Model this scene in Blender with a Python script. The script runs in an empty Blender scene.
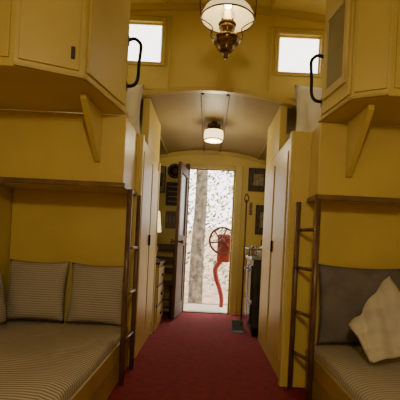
import bpy, bmesh, math, random
from mathutils import Vector, Matrix
random.seed(7)
SC = bpy.context.scene
COL = SC.collection

# ---------------------------------------------------------------- materials
def mat_base(name):
    m = bpy.data.materials.new(name); m.use_nodes = True
    nt = m.node_tree; b = nt.nodes["Principled BSDF"]
    return m, nt, b
def simple(name, col, rough=0.5, metal=0.0, var=0.12, scale=6.0, bump=0.0, bscale=60, emis=None, estr=0, trans=0, coat=0, detail=4):
    m, nt, b = mat_base(name)
    N = nt.nodes; L = nt.links
    tc = N.new("ShaderNodeTexCoord")
    nz = N.new("ShaderNodeTexNoise"); nz.inputs["Scale"].default_value = scale; nz.inputs["Detail"].default_value = detail
    L.new(tc.outputs["Object"], nz.inputs["Vector"])
    cr = N.new("ShaderNodeValToRGB")
    c = col
    cr.color_ramp.elements[0].position = 0.3; cr.color_ramp.elements[1].position = 0.7
    cr.color_ramp.elements[0].color = (c[0]*(1-var), c[1]*(1-var), c[2]*(1-var), 1)
    cr.color_ramp.elements[1].color = (min(1, c[0]*(1+var)), min(1, c[1]*(1+var)), min(1, c[2]*(1+var)), 1)
    L.new(nz.outputs["Fac"], cr.inputs["Fac"]); L.new(cr.outputs["Color"], b.inputs["Base Color"])
    b.inputs["Roughness"].default_value = rough; b.inputs["Metallic"].default_value = metal
    if trans: b.inputs["Transmission Weight"].default_value = trans
    if coat: b.inputs["Coat Weight"].default_value = coat
    if bump:
        n2 = N.new("ShaderNodeTexNoise"); n2.inputs["Scale"].default_value = bscale; n2.inputs["Detail"].default_value = 3
        L.new(tc.outputs["Object"], n2.inputs["Vector"])
        bp = N.new("ShaderNodeBump"); bp.inputs["Strength"].default_value = bump; bp.inputs["Distance"].default_value = 0.01
        L.new(n2.outputs["Fac"], bp.inputs["Height"]); L.new(bp.outputs["Normal"], b.inputs["Normal"])
    if emis:
        b.inputs["Emission Color"].default_value = (*emis, 1); b.inputs["Emission Strength"].default_value = estr
    return m
def striped(name, c1, c2, axis, freq, rough=0.9, duty=0.5):
    m, nt, b = mat_base(name); N = nt.nodes; L = nt.links
    tc = N.new("ShaderNodeTexCoord"); sp = N.new("ShaderNodeSeparateXYZ")
    L.new(tc.outputs["Object"], sp.inputs[0])
    mu = N.new("ShaderNodeMath"); mu.operation = 'MULTIPLY'; mu.inputs[1].default_value = freq
    L.new(sp.outputs[axis], mu.inputs[0])
    nz = N.new("ShaderNodeTexNoise"); nz.inputs["Scale"].default_value = 3
    L.new(tc.outputs["Object"], nz.inputs["Vector"])
    ad = N.new("ShaderNodeMath"); ad.operation = 'ADD'; L.new(mu.outputs[0], ad.inputs[0]); L.new(nz.outputs["Fac"], ad.inputs[1])
    fr = N.new("ShaderNodeMath"); fr.operation = 'FRACT'; L.new(ad.outputs[0], fr.inputs[0])
    cr = N.new("ShaderNodeValToRGB")
    e = cr.color_ramp.elements
    e[0].position = duty-0.12; e[0].color = (*c1, 1); e[1].position = duty+0.02; e[1].color = (*c2, 1)
    k = e.new(0.95); k.color = (*c2, 1); k = e.new(1.0); k.color = (*c1, 1)
    L.new(fr.outputs[0], cr.inputs["Fac"]); L.new(cr.outputs["Color"], b.inputs["Base Color"])
    b.inputs["Roughness"].default_value = rough
    n2 = N.new("ShaderNodeTexNoise"); n2.inputs["Scale"].default_value = 14
    L.new(tc.outputs["Object"], n2.inputs["Vector"])
    bp = N.new("ShaderNodeBump"); bp.inputs["Strength"].default_value = 0.5; bp.inputs["Distance"].default_value = 0.02
    L.new(n2.outputs["Fac"], bp.inputs["Height"]); L.new(bp.outputs["Normal"], b.inputs["Normal"])
    return m

YEL = simple("paint_yellow", (0.655, 0.52, 0.135), 0.38, var=0.08, scale=2.5, bump=0.08, bscale=25)
YEL2 = simple("paint_yellow_trim", (0.56, 0.44, 0.12), 0.35, var=0.1, scale=3)
CREAM = simple("paint_cream", (0.67, 0.56, 0.20), 0.42, var=0.07, scale=3)
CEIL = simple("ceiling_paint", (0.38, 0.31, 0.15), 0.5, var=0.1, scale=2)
BROWN = simple("dark_wood", (0.07, 0.028, 0.012), 0.35, var=0.35, scale=9)
LADW = simple("ladder_wood", (0.15, 0.085, 0.05), 0.3, var=0.3, scale=9)
DOORW = simple("door_wood", (0.10, 0.045, 0.018), 0.6, var=0.3, scale=7)
RAILW = simple("berth_rail_wood", (0.18, 0.11, 0.04), 0.4, var=0.3, scale=7)
BENCH = simple("bench_front_paint", (0.40, 0.29, 0.08), 0.45, var=0.15, scale=4)
CARPET = simple("red_carpet", (0.21, 0.003, 0.005), 0.95, var=0.25, scale=18, bump=0.6, bscale=220)
FLOORM = simple("floor_wood", (0.10, 0.05, 0.02), 0.6, var=0.3, scale=8)
BLACK = simple("black_iron", (0.012, 0.011, 0.011), 0.35, metal=0.6, var=0.3)
STEEL = simple("grey_steel", (0.30, 0.33, 0.35), 0.35, metal=0.7)
BLUE = simple("stove_enamel", (0.03, 0.04, 0.055), 0.25, var=0.3, coat=0.4)
WHITE = simple("white_enamel", (0.70, 0.68, 0.58), 0.3)
BRASS = simple("aged_brass", (0.20, 0.12, 0.035), 0.28, metal=0.9, var=0.4, scale=20)
MATT = striped("ticking_mattress", (0.56, 0.50, 0.37), (0.25, 0.225, 0.175), 1, 42)
PILL = striped("ticking_pillow", (0.50, 0.45, 0.37), (0.31, 0.285, 0.245), 1, 60)
PILR = simple("grey_pillow_cloth", (0.17, 0.155, 0.15), 0.95, var=0.2, scale=10, bump=0.4, bscale=30)
SHEET = striped("ticking_sheet", (0.50, 0.46, 0.36), (0.32, 0.29, 0.23), 1, 36)
WCLOTH = simple("white_cloth", (0.60, 0.57, 0.48), 0.9, var=0.08, scale=5)
CUSH = simple("light_cushion", (0.72, 0.69, 0.58), 0.85, var=0.08, scale=5, bump=0.3, bscale=12)
RED = simple("red_iron", (0.17, 0.006, 0.006), 0.55, var=0.3, scale=12)
REDD = simple("dark_red_iron", (0.07, 0.008, 0.007), 0.55, var=0.3, scale=12)
PAPER = simple("print_dark", (0.06, 0.045, 0.025), 0.6, var=0.8, scale=22)
PAPER2 = simple("print_light", (0.26, 0.22, 0.13), 0.6, var=0.5, scale=30)
SHADE = simple("milk_glass", (0.85, 0.74, 0.45), 0.3, var=0.03, emis=(1.0, 0.80, 0.38), estr=0.9)
GLOW = simple("lit_glass", (0.9, 0.8, 0.55), 0.3, var=0.02, emis=(1.0, 0.60, 0.15), estr=6)
GLOW2 = simple("lit_drum_glass", (0.9, 0.8, 0.55), 0.3, var=0.02, emis=(1.0, 0.78, 0.38), estr=3.0)
BARK = simple("bark", (0.10, 0.08, 0.055), 0.95, var=0.75, scale=9, bump=1.0, bscale=30)
LEAF = simple("pale_leaves", (0.46, 0.37, 0.24), 0.7, var=0.5, scale=3)
LEAF2 = simple("green_leaves", (0.10, 0.12, 0.035), 0.7, var=0.4, scale=3)
GROUND = simple("ground_leaf_litter", (0.40, 0.28, 0.18), 0.95, var=0.45, scale=2.5)
PLANK = simple("platform_plank", (0.5, 0.42, 0.3), 0.8, var=0.25, scale=5)
m, nt, b = mat_base("clear_glass"); b.inputs["Transmission Weight"].default_value = 1; b.inputs["Roughness"].default_value = 0.02; b.inputs["IOR"].default_value = 1.1
GLASS = m

# ---------------------------------------------------------------- helpers
def grp(name):
    e = bpy.data.objects.new(name, None); e.empty_display_size = 0.1; COL.objects.link(e); return e
def fin(name, bm, mat, parent=None, smooth=False, loc=None, rot=None):
    me = bpy.data.meshes.new(name); bmesh.ops.recalc_face_normals(bm, faces=bm.faces[:])
    bm.to_mesh(me); bm.free()
    if mat: me.materials.append(mat)
    if smooth:
        for p in me.polygons: p.use_smooth = True
    o = bpy.data.objects.new(name, me); COL.objects.link(o)
    if loc is not None: o.location = loc
    if rot is not None: o.rotation_euler = rot
    if parent: o.parent = parent
    return o
def bevel(o, w, seg=2):
    md = o.modifiers.new("bev", 'BEVEL'); md.width = w; md.segments = seg; md.limit_method = 'ANGLE'
    return o
def box(name, x0, x1, y0, y1, z0, z1, mat, parent=None, bev=0.006, rot=None):
    c = Vector(((x0+x1)/2, (y0+y1)/2, (z0+z1)/2)); bm = bmesh.new()
    bmesh.ops.create_cube(bm, size=1.0, matrix=Matrix.Diagonal((abs(x1-x0), abs(y1-y0), abs(z1-z0), 1)))
    o = fin(name, bm, mat, parent, loc=c, rot=rot)
    if bev: bevel(o, bev)
    return o
def prism(name, plan, z0, z1, mat, parent=None, bev=0.006):
    bm = bmesh.new()
    a = [bm.verts.new((x, y, z0)) for x, y in plan]; c = [bm.verts.new((x, y, z1)) for x, y in plan]
    bm.faces.new(a); bm.faces.new(c[::-1]); n = len(plan)
    for i in range(n): bm.faces.new((a[i], a[(i+1) % n], c[(i+1) % n], c[i]))
    o = fin(name, bm, mat, parent)
    if bev: bevel(o, bev)
    return o
def prism_x(name, yz, x0, x1, mat, parent=None, bev=0.004):
    bm = bmesh.new()
    a = [bm.verts.new((x0, y, z)) for y, z in yz]; c = [bm.verts.new((x1, y, z)) for y, z in yz]
    bm.faces.new(a); bm.faces.new(c[::-1]); n = len(yz)
    for i in range(n): bm.faces.new((a[i], a[(i+1) % n], c[(i+1) % n], c[i]))
    o = fin(name, bm, mat, parent)
    if bev: bevel(o, bev)
    return o
def rod(name, p, q, r, mat, parent=None, r2=None, seg=14):
    p = Vector(p); q = Vector(q); d = q-p; bm = bmesh.new()
    rm = d.to_track_quat('Z', 'Y').to_matrix().to_4x4()
    bmesh.ops.create_cone(bm, cap_ends=True, segments=seg, radius1=r, radius2=(r if r2 is None else r2), depth=d.length,
                          matrix=Matrix.Translation((p+q)/2) @ rm)
    o = fin(name, bm, mat, parent)
    for f in o.data.polygons: f.use_smooth = len(f.vertices) == 4
    return o
def tube(name, pts, r, mat, parent=None, seg=10, cyc=False):
    P = [Vector(p) for p in pts]; out = []
    n = len(P)
    rng = range(n if cyc else n-1)
    for i in rng:
        p1 = P[i]; p2 = P[(i+1) % n]
        p0 = P[i-1] if (i > 0 or cyc) else p1; p3 = P[(i+2) % n] if (i+2 < n or cyc) else p2
        for k in range(6):
            t = k/6
            out.append(0.5*((2*p1)+(-p0+p2)*t+(2*p0-5*p1+4*p2-p3)*t*t+(-p0+3*p1-3*p2+p3)*t**3))
    if not cyc: out.append(P[-1])
    bm = bmesh.new(); rings = []; up = Vector((0.13, 0.31, 0.94)).normalized(); m = len(out)
    prev = None
    for i, c in enumerate(out):
        a = out[i-1] if (i > 0 or cyc) else c; b2 = out[(i+1) % m] if (i < m-1 or cyc) else c
        t = (b2-a).normalized()
        if prev is None:
            nn = t.cross(up)
            if nn.length < 0.1: nn = t.cross(Vector((1, 0, 0)))
        else: nn = prev-t*prev.dot(t)
        nn.normalize(); prev = nn; bb = t.cross(nn)
        rr = r if not callable(r) else r(i/(m-1))
        rings.append([bm.verts.new(c+rr*(math.cos(2*math.pi*k/seg)*nn+math.sin(2*math.pi*k/seg)*bb)) for k in range(seg)])
    for i in range(m if cyc else m-1):
        A = rings[i]; B = rings[(i+1) % m]
        for k in range(seg): bm.faces.new((A[k], A[(k+1) % seg], B[(k+1) % seg], B[k]))
    if not cyc: bm.faces.new(rings[0]); bm.faces.new(rings[-1])
    return fin(name, bm, mat, parent, smooth=True)
def lathe(name, prof, loc, mat, parent=None, seg=32, rot=None, flute=0):
    bm = bmesh.new(); rings = []
    for r, z in prof:
        rings.append([bm.verts.new((r*(1+flute*math.cos(8*2*math.pi*k/seg))*math.cos(2*math.pi*k/seg), r*(1+flute*math.cos(8*2*math.pi*k/seg))*math.sin(2*math.pi*k/seg), z)) for k in range(seg)])
    for i in range(len(rings)-1):
        for k in range(seg): bm.faces.new((rings[i][k], rings[i][(k+1) % seg], rings[i+1][(k+1) % seg], rings[i+1][k]))
    bmesh.ops.remove_doubles(bm, verts=bm.verts[:], dist=1e-5)
    return fin(name, bm, mat, parent, smooth=True, loc=loc, rot=rot)
def ring(name, c, R, r, mat, parent, axis='Y'):
    pts = []
    for k in range(16):
        a = 2*math.pi*k/16
        if axis == 'Y': pts.append((c[0]+R*math.cos(a), c[1], c[2]+R*math.sin(a)))
        else: pts.append((c[0]+R*math.cos(a), c[1]+R*math.sin(a), c[2]))
    return tube(name, pts, r, mat, parent, cyc=True)
def pillow(name, w, h, t, loc, rot, mat, parent=None, sag=0.0):
    bm = bmesh.new(); n = 22
    def P(i, j, s):
        u = -1+2*i/n; v = -1+2*j/n
        e = (max(0, 1-abs(u)**3.0)*max(0, 1-abs(v)**3.0))**0.55
        pin = 1-0.07*(1-abs(v)**2)*abs(u)**4; pin2 = 1-0.07*(1-abs(u)**2)*abs(v)**4
        wob = 0.05*math.sin(5*u+3*v)+0.04*math.cos(7*v-2*u)
        return (u*w/2*pin, v*h/2*pin2, s*t/2*e*(1+wob))
    V = {}
    for s in (1, -1):
        for i in range(n+1):
            for j in range(n+1):
                edge = i in (0, n) or j in (0, n)
                if edge and s == -1: V[(i, j, s)] = V[(i, j, 1)]
                else: V[(i, j, s)] = bm.verts.new(P(i, j, s))
        for i in range(n):
            for j in range(n):
                q = (V[(i, j, s)], V[(i+1, j, s)], V[(i+1, j+1, s)], V[(i, j+1, s)])
                bm.faces.new(q if s == 1 else q[::-1])
    return fin(name, bm, mat, parent, smooth=True, loc=loc, rot=rot)
def wall_xz(name, y, xs, lo, hi, holes, mat, thick, parent=None):
    cuts = set(round(v, 5) for v in xs)
    for h in holes: cuts.add(h[0]); cuts.add(h[1])
    cuts = sorted(cuts); bm = bmesh.new()
    for a, c in zip(cuts[:-1], cuts[1:]):
        mid = (a+c)/2
        hs = sorted([h for h in holes if h[0]-1e-6 <= a and c <= h[1]+1e-6], key=lambda h: h[2])
        rngs = []; cur = 'lo'
        for h in hs:
            if not (cur == 'lo' and h[2] <= lo(mid)+1e-4): rngs.append((cur, h[2]))
            cur = h[3]
        rngs.append((cur, 'hi'))
        f = lambda k, x: lo(x) if k == 'lo' else hi(x) if k == 'hi' else k
        for z0, z1 in rngs:
            for yy in (y, y+thick):
                q = [bm.verts.new((a, yy, f(z0, a))), bm.verts.new((c, yy, f(z0, c))), bm.verts.new((c, yy, f(z1, c))), bm.verts.new((a, yy, f(z1, a)))]
                bm.faces.new(q)
    bmesh.ops.remove_doubles(bm, verts=bm.verts[:], dist=1e-4)
    bnd = [e for e in bm.edges if len(e.link_faces) == 1 and all(abs(v.co.y-y) < 1e-4 for v in e.verts)]
    look = {(round(v.co.x, 4), round(v.co.z, 4)): v for v in bm.verts if abs(v.co.y-y-thick) < 1e-4}
    for e in bnd:
        a, c = e.verts; a2 = look.get((round(a.co.x, 4), round(a.co.z, 4))); c2 = look.get((round(c.co.x, 4), round(c.co.z, 4)))
        if a2 and c2: bm.faces.new((a, c, c2, a2))
    return fin(name, bm, mat, parent)
def arch_ceiling(name, y0, y1, f, x0, x1, mat, thick=0.05, parent=None, n=28):
    bm = bmesh.new(); R = []
    for i in range(n+1):
        x = x0+(x1-x0)*i/n; z = f(x)
        R.append([bm.verts.new(p) for p in ((x, y0, z), (x, y1, z), (x, y1, z+thick), (x, y0, z+thick))])
    for i in range(n):
        for k in range(4): bm.faces.new((R[i][k], R[i][(k+1) % 4], R[i+1][(k+1) % 4], R[i+1][k]))
    bm.faces.new(R[0]); bm.faces.new(R[-1])
    return fin(name, bm, mat, parent)
def frame_xz(name, x0, x1, z0, z1, y, w, d, mat, parent):
    for nm, a in (("l", (x0-w, x0, z0-w, z1+w)), ("r", (x1, x1+w, z0-w, z1+w)), ("b", (x0, x1, z0-w, z0)), ("t", (x0, x1, z1, z1+w))):
        box(name+"_"+nm, a[0], a[1], y-d, y, a[2], a[3], mat, parent, 0.003)
def edge_panel(name, p0, p1, t0, t1, z0, z1, d, mat, parent):
    p0 = Vector((*p0, 0)); p1 = Vector((*p1, 0)); e = p1-p0; n = Vector((e.y, -e.x, 0)).normalized()
    a = p0+e*t0; c = p0+e*t1
    if n.y > 0 or (abs(n.y) < 0.3 and n.x*a.x > 0): n = -n
    pl = [(a.x, a.y), (c.x, c.y), (c.x+n.x*d, c.y+n.y*d), (a.x+n.x*d, a.y+n.y*d)]
    return prism(name, pl, z0, z1, mat, parent, 0.003)

# ---------------------------------------------------------------- room shell
WX = 1.53
low = lambda x: 2.30-0.19*x*x
cup = lambda x: 3.02-0.07*x*x
xs = [-WX+2*WX*i/30 for i in range(31)]
CY0, CY1, FY, BY = 0.9, 3.4, 5.63, -2.0
box("floor", -WX, WX, BY, FY, -0.08, 0.0, FLOORM, bev=0)
box("carpet", -WX+0.01, WX-0.01, BY+0.05, FY-0.005, 0.0, 0.012, CARPET, bev=0.003)
arch_ceiling("ceiling", CY1+0.04, FY+0.1, low, -WX-0.05, WX+0.05, CEIL)
arch_ceiling("ceiling_cupola", CY0, CY1+0.04, cup, -WX-0.05, WX+0.05, CREAM)
arch_ceiling("ceiling_rear", BY-0.05, CY0, low, -WX-0.05, WX+0.05, CEIL)
DX0, DX1, DZ = -0.29, 0.355, 2.04
wall_xz("wall_far", FY, xs, lambda x: -0.08, low, [(DX0, DX1, -0.08, DZ)], YEL, 0.08)
wall_xz("wall_near", BY-0.08, xs, lambda x: -0.08, low, [], YEL, 0.08)
WL = (-0.82, -0.464, 2.51, 2.85); WR = (0.527, 0.885, 2.48, 2.80)
wall_xz("wall_cupola_far", CY1, xs, low, cup, [WL, WR], YEL, 0.05)
wall_xz("wall_cupola_near", CY0-0.05, xs, low, cup, [], YEL, 0.05)
for s, nm in ((-1, "left"), (1, "right")):
    a, c = (s*WX, s*(WX+0.06))
    w = grp("wall_"+nm)
    box("lower", a, c, BY, FY, -0.08, 1.9, YEL, w, 0)
    box("cupola_sill", a, c, CY0, CY1, 1.9, 2.35, YEL, w, 0)
    box("cupola_head", a, c, CY0, CY1, 2.75, 2.9, YEL, w, 0)
    box("cupola_pier_a", a, c, CY0, 2.75, 2.35, 2.75, YEL, w, 0)
    box("cupola_pier_c", a, c, 3.3, CY1, 2.35, 2.75, YEL, w, 0)
for i, W in enumerate((WL, WR)):
    g = grp("window_%d" % (i+1))
    frame_xz("casing", W[0], W[1], W[2], W[3], CY1, 0.03, 0.018, YEL2, g)
    frame_xz("sash", W[0]+0.012, W[1]-0.012, W[2]+0.012, W[3]-0.012, CY1+0.03, 0.012, 0.015, CREAM, g)
    frame_xz("panel_outline", W[0]-0.06, W[1]+0.06, W[2]-0.22, W[3]+0.05, CY1, 0.014, 0.014, YEL2, g)
def arch_trim(name, y0, y1, f, off, h, mat, x0=-WX, x1=WX):
    bm = bmesh.new(); n = 40; R = []
    for i in range(n+1):
        x = x0+(x1-x0)*i/n; z = f(x)+off
        R.append([bm.verts.new(p) for p in ((x, y0, z), (x, y1, z), (x, y1, z+h), (x, y0, z+h))])
    for i in range(n):
        for k in range(4): bm.faces.new((R[i][k], R[i][(k+1) % 4], R[i+1][(k+1) % 4], R[i+1][k]))
    bm.faces.new(R[0]); bm.faces.new(R[-1])
    return fin(name, bm, mat)
arch_trim("trim_1", CY1-0.02, CY1+0.04, low, -0.012, 0.035, YEL2)
arch_trim("trim_2", FY-0.025, FY, low, -0.05, 0.05, YEL2)
arch_trim("trim_3", CY1-0.03, CY1, cup, -0.05, 0.05, YEL2)
for i, x in enumerate((-0.10, 0.12, -0.62, 0.66)):
    box("trim_%d" % (4+i), x-0.014, x+0.014, CY1+0.05, FY-0.03, low(x)-0.02, low(x)+0.005, RAILW if i < 2 else CEIL, bev=0.003)
for i, x in enumerate((-0.45, 0.45)):
    box("trim_%d" % (8+i), x-0.012, x+0.012, CY0+0.02, CY1-0.03, cup(x)-0.018, cup(x)+0.005, YEL2, bev=0.003)

# ---------------------------------------------------------------- closets flanking the corridor
g = grp("closet")
XL = -0.55
box("body_low", -WX+0.005, XL, 3.10, 4.25, 0.012, 1.82, YEL, g)
box("corner_post", XL-0.002, XL+0.02, 3.10, 3.15, 0.012, 1.82, CREAM, g)
box("door_panel", XL, XL+0.012, 3.24, 3.70, 0.15, 1.72, YEL, g)
box("door_panel_far", XL, XL+0.012, 3.76, 4.18, 0.15, 1.72, YEL, g)
box("latch", XL+0.012, XL+0.03, 3.66, 3.69, 0.95, 1.05, BLACK, g)
box("far_post", XL-0.002, XL+0.018, 4.20, 4.25, 0.012, 1.82, CREAM, g)
prism_x("wall_corridor_left", [(3.46, 1.822), (4.25, 1.822), (4.25, low(.6)-0.005), (3.46, low(.6)-0.005)], XL-0.06, XL, YEL)
g = grp("closet")
XR = 0.58
box("body_low", XR, WX-0.005, 2.82, 4.2, 0.012, 1.82, YEL, g)
box("corner_post", XR-0.02, XR+0.002, 2.82, 2.88, 0.012, 1.82, CREAM, g)
box("door_panel", XR-0.012, XR, 2.98, 3.5, 0.15, 1.72, YEL, g)
box("door_panel_far", XR-0.012, XR, 3.58, 4.1, 0.15, 1.72, YEL, g)
box("latch", XR-0.03, XR-0.012, 3.46, 3.49, 0.95, 1.05, BLACK, g)
prism_x("wall_corridor_right", [(3.46, 1.822), (4.2, 1.822), (4.2, low(.6)-0.005), (3.46, low(.6)-0.005)], XR, XR+0.06, YEL)

# ---------------------------------------------------------------- upper berth boxes + overhead cabinets
def grab(gg, x, y, z0, z1, s):
    d = s*0.085
    tube("grab_bar", [(x, y, z1), (x+d*0.55, y, z1+0.012), (x+d, y, z1-0.02), (x+d*1.03, y, z1-0.07), (x+d*0.95, y, (z0+z1)/2), (x+d*0.9, y, z0+0.05), (x+d*0.6, y, z0+0.008), (x, y, z0)], 0.011, BLACK, gg)
    for z in (z0, z1):
        box("grab_foot", x-0.002 if s > 0 else x-0.010, x+0.010 if s > 0 else x+0.002, y-0.02, y+0.02, z-0.03, z+0.03, BLACK, gg, 0.003)
g = grp("upper_berth")
box("box", -WX+0.005, -0.575, 2.65, 3.098, 1.35, 1.818, YEL, g)
box("edge_rail", -WX+0.005, -0.56, 2.63, 2.65, 1.335, 1.370, RAILW, g)
box("edge_rail_side", -0.575, -0.56, 2.63, 3.095, 1.335, 1.370, RAILW, g)
g = grp("overhead_cabinet")
PL = [(-0.58, 2.65), (-0.69, 2.09), (-0.99, 1.96), (-WX+0.005, 1.93), (-WX+0.005, 2.65)]
prism("body", PL, 1.82, 2.84, YEL, g)
edge_panel("door", PL[1], PL[0], 0.06, 0.93, 1.87, 2.80, 0.014, YEL, g)
edge_panel("door_front", PL[2], PL[1], 0.06, 0.93, 1.86, 2.80, 0.014, YEL, g)
edge_panel("door_side", PL[3], PL[2], 0.06, 0.96, 1.86, 2.80, 0.014, YEL, g)
edge_panel("latch", PL[2], PL[1], 0.80, 0.86, 1.91, 1.97, 0.03, BROWN, g)
edge_panel("bottom_moulding", PL[2], PL[1], 0.0, 1.0, 1.822, 1.838, 0.018, YEL2, g)
edge_panel("bottom_moulding_side", PL[1], PL[0], 0.0, 1.0, 1.822, 1.838, 0.018, YEL2, g)
prism_x("knee_bracket", [(2.648, 1.82), (2.28, 1.82), (2.28, 1.79), (2.62, 1.50), (2.648, 1.50)], -0.765, -0.73, YEL, g)
grab(g, -0.583, 2.62, 2.0, 2.30, 1)
g = grp("upper_berth")
box("box", 0.70, WX-0.005, 2.60, 2.818, 1.33, 1.818, YEL, g)
box("edge_rail", 0.685, WX-0.005, 2.58, 2.60, 1.315, 1.350, RAILW, g)
box("edge_rail_side", 0.685, 0.70, 2.58, 2.815, 1.315, 1.350, RAILW, g)
g = grp("overhead_cabinet")
PR = [(0.71, 2.65), (0.765, 2.22), (0.93, 2.13), (WX-0.005, 2.08), (WX-0.005, 2.65)]
prism("body", PR, 1.83, 2.84, YEL, g)
edge_panel("door", PR[0], PR[1], 0.08, 0.95, 1.87, 2.80, 0.012, YEL, g)
for a in ((0.16, 0.24, 1.97, 2.48), (0.80, 0.88, 1.97, 2.48), (0.16, 0.88, 1.95, 2.0), (0.16, 0.88, 2.44, 2.49)):
    edge_panel("door_frame", PR[0], PR[1], *a, 0.028, CREAM, g)
edge_panel("glass_panel", PR[0], PR[1], 0.24, 0.80, 2.0, 2.44, 0.015, simple("dusty_pane", (0.32, 0.29, 0.16), 0.2), g)
edge_panel("door_front", PR[1], PR[2], 0.06, 0.94, 1.87, 2.80, 0.014, YEL, g)
edge_panel("door_side", PR[2], PR[3], 0.04, 0.96, 1.87, 2.80, 0.014, YEL, g)
edge_panel("bottom_moulding", PR[1], PR[2], 0.0, 1.0, 1.832, 1.848, 0.018, YEL2, g)
edge_panel("bottom_moulding_side", PR[0], PR[1], 0.0, 1.0, 1.832, 1.848, 0.018, YEL2, g)
prism_x("knee_bracket", [(2.598, 1.83), (2.26, 1.83), (2.26, 1.80), (2.57, 1.47), (2.598, 1.47)], 0.875, 0.91, YEL, g)
grab(g, 0.713, 2.62, 1.96, 2.25, -1)

pillow("seat_cushion", 0.80, 0.46, 0.10, (-0.98, 3.30, 2.055), (math.radians(86), 0, 0), CUSH)
pillow("seat_cushion", 0.80, 0.52, 0.10, (1.06, 3.30, 2.085), (math.radians(86), 0, 0), CUSH)

# ---------------------------------------------------------------- lower berths
def berth(xa, xb, y1, side):
    gg = grp("lower_berth")
    box("base", min(xa, xb), max(xa, xb), 0.95, y1, 0.012, 0.22, BENCH, gg)
    box("front_board", xa-0.008, xa+0.008, 0.95, y1, 0.17, 0.29, BENCH, gg)
    return gg
def mattress(parent, x0, x1, y0, y1, z0, z1, mat):
    bm = bmesh.new(); nx, ny = 14, 30
    bmesh.ops.create_grid(bm, x_segments=nx, y_segments=ny, size=0.5)
    r = bmesh.ops.extrude_face_region(bm, geom=bm.faces[:])
    for v in [e for e in r["geom"] if isinstance(e, bmesh.types.BMVert)]: v.co.z += 1
    cx, cy = (x0+x1)/2, (y0+y1)/2
    for v in bm.verts:
        u, w = v.co.x*2, v.co.y*2
        top = v.co.z > 0.5
        X = v.co.x*(x1-x0); Yv = v.co.y*(y1-y0)
        Z = z0 + (z1-z0)*(1 if top else 0)
        if top: Z += 0.010*math.sin(Yv*9+1)*math.cos(X*7)-0.03*max(abs(u)**10, abs(w)**14)
        v.co = (X, Yv, Z)
    o = fin("mattress", bm, mat, parent, smooth=True, loc=(cx, cy, 0))
    bevel(o, 0.02, 3)
    return o
gl = berth(-0.565, -WX+0.005, 3.09, -1)
mattress(gl, -WX+0.01, -0.575, 0.96, 3.085, 0.22, 0.36, MATT)
gr = berth(0.735, WX-0.005, 2.81, 1)
mattress(gr, 0.745, WX-0.01, 0.96, 2.80, 0.22, 0.365, SHEET)
pillow("pillow", 0.44, 0.45, 0.15, (-1.245, 2.97, 0.588), (math.radians(80), 0, math.radians(3)), PILL)
pillow("pillow", 0.43, 0.45, 0.15, (-0.80, 2.98, 0.582), (math.radians(80), 0, math.radians(-3)), PILL)
pillow("pillow", 0.36, 0.42, 0.12, (-1.43, 2.62, 0.575), (math.radians(80), 0, math.radians(84)), PILL)
pillow("pillow", 0.62, 0.54, 0.15, (1.07, 2.69, 0.63), (math.radians(80), 0, math.radians(-2)), PILR)
def blanket():
    bm = bmesh.new(); n = 34
    A = Vector((0.885, 2.40, 0.54)); Bp = Vector((1.14, 2.50, 0.84)); Cc = Vector((0.93, 2.20, 0.385)); Dd = Vector((1.30, 2.30, 0.44))
    for j in range(n+1):
        for i in range(n+1):
            u = i/n; v = j/n
            p = (A*(1-u)+Bp*u)*(1-v)+(Cc*(1-u)+Dd*u)*v
            k = 0.016*math.sin(u*15+v*5)+0.010*math.sin(v*17-u*9)+0.04*math.sin(v*math.pi)*(0.4+0.6*u)
            p += Vector((-0.35, -0.75, 0.55))*k
            p.z = max(p.z, 0.382)
            bm.verts.new(p)
    bm.verts.ensure_lookup_table()
    for j in range(n):
        for i in range(n):
            a = j*(n+1)+i; bm.faces.new([bm.verts[k] for k in (a, a+1, a+n+2, a+n+1)])
    o = fin("blanket", bm, WCLOTH, smooth=True)
    md = o.modifiers.new("s", 'SOLIDIFY'); md.thickness = 0.018
blanket()

def ladder(p, q, ztop, rungs):
    gg = grp("ladder")
    for nm, a in (("stile_a", p), ("stile_b", q)):
        rod(nm, (a[0], a[1], 0.012), (a[0], a[1], ztop), 0.018, LADW, gg)
    for i, z in enumerate(rungs):
        rod("rung_%d" % i, (p[0], p[1], z), (q[0], q[1], z), 0.012, LADW, gg)
ladder((-0.535, 2.70), (-0.53, 3.04), 1.335, (0.30, 0.62, 0.94))
ladder((0.695, 2.54), (0.625, 2.785), 1.315, (0.28, 0.56, 0.86, 1.12))

# ---------------------------------------------------------------- pendant oil lamp
g = grp("hanging_oil_lamp")
LX, LY = 0.06, 2.5; B = 2.165
lathe("font", [(0, -0.01), (0.012, -0.008), (0.02, 0.008), (0.012, 0.022), (0.03, 0.03), (0.05, 0.045), (0.046, 0.055), (0.07, 0.075), (0.083, 0.10), (0.083, 0.115), (0.062, 0.135), (0.04, 0.145), (0.034, 0.16), (0.048, 0.172), (0.05, 0.188), (0.022, 0.20), (0, 0.20)], (LX, LY, B), BRASS, g, flute=0.05)
lathe("gallery", [(0.05, 0.19), (0.058, 0.205), (0.05, 0.215), (0.03, 0.2), (0.05, 0.19)], (LX, LY, B), BRASS, g)
lathe("chimney", [(0.028, 0.20), (0.042, 0.235), (0.045, 0.255), (0.034, 0.31), (0.026, 0.40), (0.026, 0.44), (0.023, 0.44), (0.023, 0.40), (0.031, 0.31), (0.042, 0.255), (0.028, 0.20)], (LX, LY, B), GLASS, g)
lathe("flame_bulb", [(0, 0.205), (0.014, 0.21), (0.024, 0.24), (0.018, 0.285), (0, 0.31)], (LX, LY, B), GLOW, g, seg=16)
lathe("shade", [(0.163, 0.235), (0.165, 0.25), (0.145, 0.29), (0.10, 0.335), (0.06, 0.37), (0.057, 0.37), (0.097, 0.330), (0.142, 0.284), (0.158, 0.24), (0.163, 0.235)], (LX, LY, B), SHADE, g, seg=48)
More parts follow.
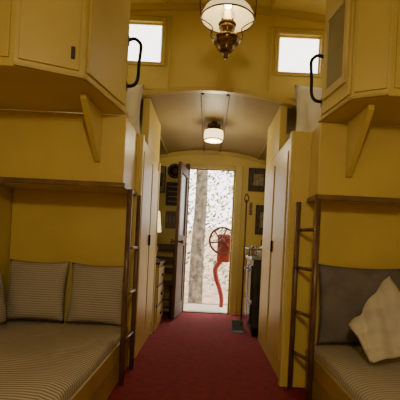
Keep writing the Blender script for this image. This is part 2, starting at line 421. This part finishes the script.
ring("shade_ring", (LX, LY, B+0.235), 0.166, 0.005, BRASS, g, 'Z')
for s in (-1, 1):
    tube("arm", [(LX+s*0.07, LY, B+0.10), (LX+s*0.10, LY, B+0.13), (LX+s*0.09, LY, B+0.18), (LX+s*0.13, LY, B+0.215), (LX+s*0.168, LY, B+0.235)], 0.004, BRASS, g)
    tube("hanger", [(LX+s*0.168, LY, B+0.235), (LX+s*0.172, LY, B+0.40), (LX+s*0.10, LY, B+0.55), (LX, LY, B+0.62)], 0.004, BRASS, g)
lathe("smoke_bell", [(0.002, 0.56), (0.03, 0.53), (0.06, 0.50), (0.062, 0.495), (0.03, 0.525), (0.002, 0.56)], (LX, LY, B), BRASS, g)
rod("drop_rod", (LX, LY, B+0.55), (LX, LY, cup(LX)), 0.006, BRASS, g)
lathe("ceiling_rose", [(0, cup(LX)-B+0.002), (0.05, cup(LX)-B+0.002), (0.045, cup(LX)-B-0.015), (0, cup(LX)-B-0.03)], (LX, LY, B), BRASS, g)

def drum_lamp(x, y, zc):
    gg = grp("ceiling_lamp")
    lathe("base", [(0, 0.0), (0.07, 0.0), (0.075, -0.02), (0.05, -0.035), (0.045, -0.045), (0.095, -0.05), (0.10, -0.065), (0, -0.065)], (x, y, zc), BRASS, gg)
    lathe("drum_glass", [(0.098, -0.065), (0.103, -0.09), (0.103, -0.15), (0.095, -0.17), (0.085, -0.175), (0, -0.178)], (x, y, zc), GLOW2, gg)
    ring("band", (x, y, zc-0.165), 0.10, 0.006, BRASS, gg, 'Z')
drum_lamp(0.015, 4.3, low(0.015)-0.03)
rod("ceiling_lamp_mount", (0.015, 4.3, low(0.015)-0.032), (0.015, 4.3, low(0.015)), 0.03, BRASS, bpy.data.objects["ceiling_lamp"])
drum_lamp(0.0, -0.5, low(0.0))  # unseen fixture behind the camera, added to carry the interior fill

# ---------------------------------------------------------------- door and frame
g = grp("door_frame")
box("jamb_left", DX0-0.06, DX0, FY-0.025, FY+0.1, 0.012, DZ+0.06, DOORW, g)
box("jamb_right", DX1, DX1+0.10, FY-0.03, FY+0.1, 0.012, DZ+0.06, CREAM, g)
box("head", DX0, DX1, FY-0.028, FY+0.1, DZ, DZ+0.06, YEL2, g)
box("stop", DX1-0.025, DX1, FY+0.02, FY+0.06, 0.025, DZ, YEL2, g)
box("threshold", DX0, DX1, FY-0.004, FY+0.1, 0.0, 0.025, BROWN, g)
g = grp("door_1")
g.location = (DX0-0.03, FY-0.045, 0.0); g.rotation_euler = (0, 0, math.radians(-96))
W = 0.60
def dbox(nm, x0, x1, z0, z1, t, mat, yo=0.0): return box(nm, x0, x1, -t/2+yo, t/2+yo, z0, z1, mat, g, 0.004)
dbox("stile_hinge", 0, 0.09, 0.03, 2.0, 0.04, DOORW); dbox("stile_lock", W-0.09, W, 0.03, 2.0, 0.04, DOORW)
dbox("rail_bottom", 0.09, W-0.09, 0.03, 0.2, 0.04, DOORW); dbox("rail_mid", 0.09, W-0.09, 0.95, 1.08, 0.04, DOORW); dbox("rail_top", 0.09, W-0.09, 1.88, 2.0, 0.04, DOORW)
dbox("panel", 0.09, W-0.09, 0.2, 0.95, 0.015, DOORW); dbox("pane", 0.09, W-0.09, 1.08, 1.88, 0.006, simple("door_pane", (0.05, 0.05, 0.04), 0.3), 0)
for s in (-1, 1):
    o = lathe("knob", [(0, 0), (0.012, 0), (0.012, 0.03), (0.028, 0.04), (0.03, 0.055), (0.015, 0.068), (0, 0.07)], (W-0.045, s*0.02, 1.0), BRASS, g, seg=20, rot=(math.radians(-90*s), 0, 0))

# ---------------------------------------------------------------- far compartment, left
def picture(name, x, z, w, h, pm, fm=BROWN, y=FY):
    gg = grp(name)
    box("print", x-w/2, x+w/2, y-0.012, y, z-h/2, z+h/2, pm, gg, 0)
    box("mat_board", x-w*0.28, x+w*0.28, y-0.014, y-0.011, z-h*0.28, z+h*0.28, PAPER2 if pm is PAPER else PAPER, gg, 0)
    frame_xz("frame", x-w/2, x+w/2, z-h/2, z+h/2, y, 0.018, 0.022, fm, gg)
def disc_sign(x, z, r):
    gg = grp("round_sign")
    lathe("plate", [(0, 0.015), (r*0.96, 0.015), (r, 0.008), (r, 0), (0, 0)], (x, FY, z), BLACK, gg, rot=(math.radians(90), 0, 0))
    lathe("ring", [(r*0.82, 0.015), (r*0.82, 0.019), (r*0.76, 0.019), (r*0.76, 0.015)], (x, FY, z), PAPER2, gg, rot=(math.radians(90), 0, 0))
    lathe("boss", [(0, 0.022), (r*0.3, 0.02), (r*0.34, 0.015)], (x, FY, z), RED, gg, rot=(math.radians(90), 0, 0))
disc_sign(-0.50, 1.99, 0.105)
picture("picture_frame", -0.70, 1.86, 0.12, 0.34, PAPER2)
g = grp("notice_board")
box("board", -0.61, -0.42, FY-0.018, FY, 1.50, 1.83, BLACK, g)
for k in range(4): box("slip", -0.58, -0.45, FY-0.022, FY-0.018, 1.55+k*0.07, 1.565+k*0.07, PAPER2, g, 0)
g = grp("key_rack")
box("back", -0.60, -0.40, FY-0.02, FY, 1.18, 1.42, BROWN, g)
for k in range(4):
    rod("hook", (-0.57+k*0.047, FY-0.02, 1.37), (-0.57+k*0.047, FY-0.05, 1.36), 0.004, BRASS, g)
    box("key_tag", -0.585+k*0.047, -0.56+k*0.047, FY-0.048, FY-0.042, 1.26, 1.355, PAPER2, g, 0.002)
g = grp("desk")
box("top", -1.1, -0.49, 4.30, 5.02, 0.74, 0.77, BROWN, g)
box("pedestal", -1.08, -0.52, 4.33, 5.0, 0.012, 0.74, YEL2, g)
for k in range(3):
    box("drawer", -0.52, -0.505, 4.37, 4.96, 0.08+k*0.22, 0.26+k*0.22, YEL2, g)
    box("drawer_pull", -0.505, -0.485, 4.60, 4.73, 0.16+k*0.22, 0.185+k*0.22, BLACK, g)
    box("drawer_gap", -0.521, -0.51, 4.35, 4.98, 0.265+k*0.22, 0.295+k*0.22, BROWN, g, 0)
g = grp("table_lamp")
lathe("base", [(0, 0.77), (0.07, 0.77), (0.075, 0.785), (0.02, 0.81), (0.05, 0.87), (0.06, 0.92), (0.02, 0.98), (0.015, 1.10), (0, 1.10)], (-0.62, 4.62, 0), BRASS, g)
lathe("shade", [(0.085, 1.10), (0.06, 1.34), (0.055, 1.34), (0.08, 1.10)], (-0.62, 4.62, 0), simple("lamp_shade", (0.9, 0.85, 0.6), 0.6, emis=(1, 0.85, 0.45), estr=1.5), g)
g = grp("wooden_chair")
cx, cy = -0.58, 5.28
for (a, c, h) in ((-0.17, -0.17, 0.44), (0.15, -0.17, 0.44), (-0.17, 0.15, 0.98), (0.15, 0.15, 0.98)):
    rod("leg", (cx+a, cy+c, 0.012), (cx+a, cy+c, h), 0.018, BROWN, g)
box("seat", cx-0.2, cx+0.18, cy-0.2, cy+0.18, 0.43, 0.465, BROWN, g, 0.012)
for z in (0.6, 0.75, 0.92): box("back_slat", cx-0.17, cx+0.15, cy+0.14, cy+0.16, z-0.04, z+0.04, BROWN, g)
for z in (0.15, 0.25):
    rod("stretcher", (cx-0.17, cy-0.17, z), (cx+0.15, cy-0.17, z), 0.01, BROWN, g); rod("stretcher", (cx+0.15, cy-0.17, z), (cx+0.15, cy+0.15, z), 0.01, BROWN, g)

# ---------------------------------------------------------------- far compartment, right
picture("picture_frame", 0.68, 1.92, 0.25, 0.29, PAPER)
picture("picture_frame", 0.78, 1.36, 0.20, 0.38, PAPER)
g = grp("thermometer")
box("plate", 0.565, 0.615, FY-0.012, FY, 1.42, 1.60, PAPER2, g); rod("glass_tube", (0.59, FY-0.016, 1.45), (0.59, FY-0.016, 1.58), 0.006, RED, g)
g = grp("cook_stove")
sx0, sx1, sy0, sy1 = 0.50, 1.10, 4.30, 4.98
box("plinth", sx0+0.03, sx1, sy0+0.03, sy1-0.03, 0.012, 0.10, BLACK, g)
box("body", sx0+0.01, sx1, sy0, sy1, 0.10, 0.84, BLUE, g, 0.015)
box("cooktop", sx0-0.01, sx1, sy0-0.02, sy1+0.01, 0.84, 0.875, STEEL, g, 0.008)
for k, (a, c) in enumerate(((4.34, 4.62), (4.66, 4.94))):
    box("oven_door", sx0-0.006, sx0+0.012, a, c, 0.40, 0.78, BLUE, g)
    box("ash_door", sx0-0.006, sx0+0.012, a, c, 0.14, 0.36, BLUE, g)
    rod("handle", (sx0-0.03, a+0.03, 0.72), (sx0-0.03, c-0.03, 0.72), 0.008, STEEL, g)
    for e in (a+0.04, c-0.04): rod("handle_post", (sx0-0.03, e, 0.72), (sx0, e, 0.72), 0.006, STEEL, g)
tube("guard_rail", [(sx1-0.02, sy0-0.02, 0.96), (sx0, sy0-0.02, 0.96), (sx0-0.012, sy0, 0.96), (sx0-0.012, sy1-0.02, 0.96), (sx0+0.02, sy1, 0.96), (sx1-0.02, sy1, 0.96)], 0.012, STEEL, g)
for (a, c) in ((sx0-0.005, sy0+0.0), (sx0-0.005, sy1-0.04), (sx0-0.008, 4.63), (sx0+0.3, sy0-0.01)):
    rod("rail_post", (a, c, 0.87), (a, c, 0.96), 0.007, STEEL, g)
g = grp("kettle")
kx, ky, kz = 0.70, 4.72, 0.876
lathe("body", [(0, 0), (0.09, 0), (0.1, 0.02), (0.095, 0.08), (0.06, 0.12), (0.03, 0.13), (0.012, 0.135), (0.014, 0.155), (0, 0.16)], (kx, ky, kz), WHITE, g)
tube("spout", [(kx-0.08, ky, kz+0.05), (kx-0.12, ky, kz+0.08), (kx-0.14, ky, kz+0.13)], 0.012, WHITE, g)
tube("handle", [(kx-0.06, ky, kz+0.11), (kx-0.05, ky, kz+0.19), (kx+0.05, ky, kz+0.19), (kx+0.06, ky, kz+0.11)], 0.006, BLACK, g)
g = grp("enamel_mug")
lathe("cup", [(0, 0), (0.035, 0), (0.038, 0.07), (0.034, 0.07), (0.032, 0.006), (0, 0.006)], (0.60, 4.48, 0.876), WHITE, g)
ring("cup_handle", (0.56, 4.48, 0.912), 0.018, 0.004, WHITE, g)
g = grp("glass_jar")
JAR = simple("amber_jar", (0.30, 0.14, 0.03), 0.15, coat=0.5)
lathe("jar", [(0, 0), (0.04, 0), (0.043, 0.01), (0.043, 0.09), (0.03, 0.11), (0.03, 0.125), (0, 0.125)], (0.58, 4.88, 0.876), JAR, g)
g = grp("long_handled_dustpan")
rod("handle", (0.44, 4.655, 0.06), (0.455, 4.86, 1.55), 0.010, DOORW, g)
tube("grip", [(0.455, 4.86, 1.50), (0.43, 4.86, 1.56), (0.455, 4.87, 1.62), (0.48, 4.87, 1.56), (0.455, 4.86, 1.50)], 0.008, DOORW, g)
PAN = simple("pan_tin", (0.12, 0.15, 0.17), 0.5, metal=0.3)
box("pan_floor", 0.33, 0.465, 4.46, 4.66, 0.013, 0.02, PAN, g, 0.002)
box("pan_back", 0.33, 0.465, 4.65, 4.665, 0.013, 0.12, PAN, g, 0.002)
for x in (0.33, 0.46): prism_x("pan_side", [(4.46, 0.013), (4.66, 0.013), (4.66, 0.12)], x, x+0.006, PAN, g, 0)

# ---------------------------------------------------------------- outside
g = grp("end_platform")
for k in range(8): box("plank", -1.4, 1.4, FY+0.1+k*0.115, FY+0.1+k*0.115+0.108, -0.06, -0.02, PLANK, g, 0.004)
box("end_beam", -1.4, 1.4, 6.65, 6.75, -0.25, -0.02, REDD, g)
g = grp("brake_wheel")
bx, by, bz = 0.245, 6.40, 1.02
ring("rim", (bx, by-0.06, bz+0.03), 0.205, 0.018, REDD, g)
for k in range(6):
    a = math.pi*k/3+0.2
    tube("spoke", [(bx, by-0.04, bz+0.03), (bx+0.1*math.cos(a+0.12), by-0.05, bz+0.03+0.1*math.sin(a+0.12)), (bx+0.2*math.cos(a), by-0.06, bz+0.03+0.2*math.sin(a))], 0.013, REDD, g, seg=8)
lathe("hub", [(0, 0.05), (0.035, 0.045), (0.045, 0.0), (0.045, -0.06), (0, -0.06)], (bx, by-0.04, bz+0.03), REDD, g, rot=(math.radians(90), 0, 0))
prism_pts = [(bx-0.08, by+0.0), (bx+0.14, by+0.0), (bx+0.14, by+0.10), (bx-0.08, by+0.10)]
prism("gear_housing", prism_pts, bz-0.32, bz+0.14, RED, g, 0.04)
tube("curved_post", [(bx-0.02, by+0.05, bz-0.30), (bx-0.09, by+0.05, bz-0.42), (bx-0.07, by+0.05, bz-0.58), (bx-0.01, by+0.05, bz-0.74), (bx+0.03, by+0.05, bz-0.9), (bx+0.03, by+0.05, -0.02)], lambda t: 0.045-0.012*t, RED, g)
bm = bmesh.new(); bmesh.ops.create_grid(bm, x_segments=60, y_segments=60, size=30)
for v in bm.verts:
    v.co.z = 0.25*math.sin(v.co.x*0.35)*math.cos(v.co.y*0.4)*(1 if abs(v.co.y+5) > 6 else 0.1) + max(0, v.co.y-(-8))*0.10
fin("ground", bm, GROUND, loc=(0, 20, -1.15), smooth=True)
def tree(name, x, y, r, h):
    gg = grp(name)
    tube("trunk", [(x+0.02, y, -1.3), (x, y, 0.5), (x+0.03, y+0.02, 2.2), (x-0.02, y, 4.0), (x+0.05, y, h)], lambda t: r*(1.15-0.5*t), BARK, gg, seg=18)
    for k in range(5):
        a = random.uniform(0, 6.28); z = h*random.uniform(0.6, 0.95)
        tube("branch_%d" % k, [(x, y, z), (x+0.5*math.cos(a), y+0.5*math.sin(a), z+0.4), (x+0.8*math.cos(a), y+0.8*math.sin(a), z+0.8)], lambda t: 0.06*(1.1-t), BARK, gg, seg=8)
tree("tree", -0.21, 9.0, 0.15, 5.0)
tree("tree", 3.4, 9.8, 0.12, 6.0)
tree("tree", -3.4, 9.6, 0.14, 6.0)
def foliage(name, n, xr, yr, zr, size, mat):
    bm = bmesh.new()
    for _ in range(n):
        c = Vector((random.uniform(*xr), random.uniform(*yr), random.uniform(*zr)))
        s = size*random.uniform(0.5, 1.3)
        d = Vector((random.gauss(0, 1), random.gauss(0, 1), random.gauss(0, 1))).normalized()
        t = d.orthogonal().normalized(); b2 = d.cross(t)
        bm.faces.new([bm.verts.new(c+p) for p in (t*s, b2*s*0.45, -t*s, -b2*s*0.45)])
    return fin(name, bm, mat)
foliage("foliage", 4200, (-4, 4), (11.5, 15), (-0.4, 4.5), 0.085, LEAF)
foliage("foliage", 3000, (-4, 4), (11.5, 15), (-0.4, 4.5), 0.08, LEAF2)

# ---------------------------------------------------------------- lights
def light(name, kind, loc, energy, col, size=0.05, rot=None):
    d = bpy.data.lights.new(name, kind); d.energy = energy; d.color = col
    if kind == 'POINT': d.shadow_soft_size = size
    if kind == 'SUN': d.angle = size
    o = bpy.data.objects.new(name, d); COL.objects.link(o); o.location = loc
    if rot: o.rotation_euler = rot
    return o
WARM = (1.0, 0.83, 0.54)
light("pendant_light", 'POINT', (LX, LY, B+0.21+0.12), 30, WARM, 0.03)
light("far_lamp_light", 'POINT', (0.015, 4.3, low(0)-0.28), 12, WARM, 0.08)
light("near_fill_light", 'POINT', (0.0, -0.5, low(0)-0.27), 66, WARM, 0.1)  # added fill from behind the camera, set under the unseen drum fixture
light("sun", 'SUN', (0, 0, 10), 5.0, (1.0, 0.93, 0.84), math.radians(2), (math.radians(52), math.radians(12), math.radians(20)))
w = bpy.data.worlds.new("world"); SC.world = w; w.use_nodes = True
nt = w.node_tree; bg = nt.nodes["Background"]; bg.inputs["Color"].default_value = (1.0, 0.95, 0.89, 1); bg.inputs["Strength"].default_value = 5.0

# ---------------------------------------------------------------- camera
th = math.radians(2.8)
cd = bpy.data.cameras.new("camera"); cam = bpy.data.objects.new("camera", cd); COL.objects.link(cam)
cd.lens = 36; cd.sensor_width = 36; cd.shift_x = -7/400; cd.shift_y = 43/400; cd.clip_start = 0.05
c, s = math.cos(th), math.sin(th)
cam.matrix_world = Matrix(((c, -s, 0, 0), (0, 0, -1, 0), (s, c, 0, 1.0), (0, 0, 0, 1)))
SC.camera = cam
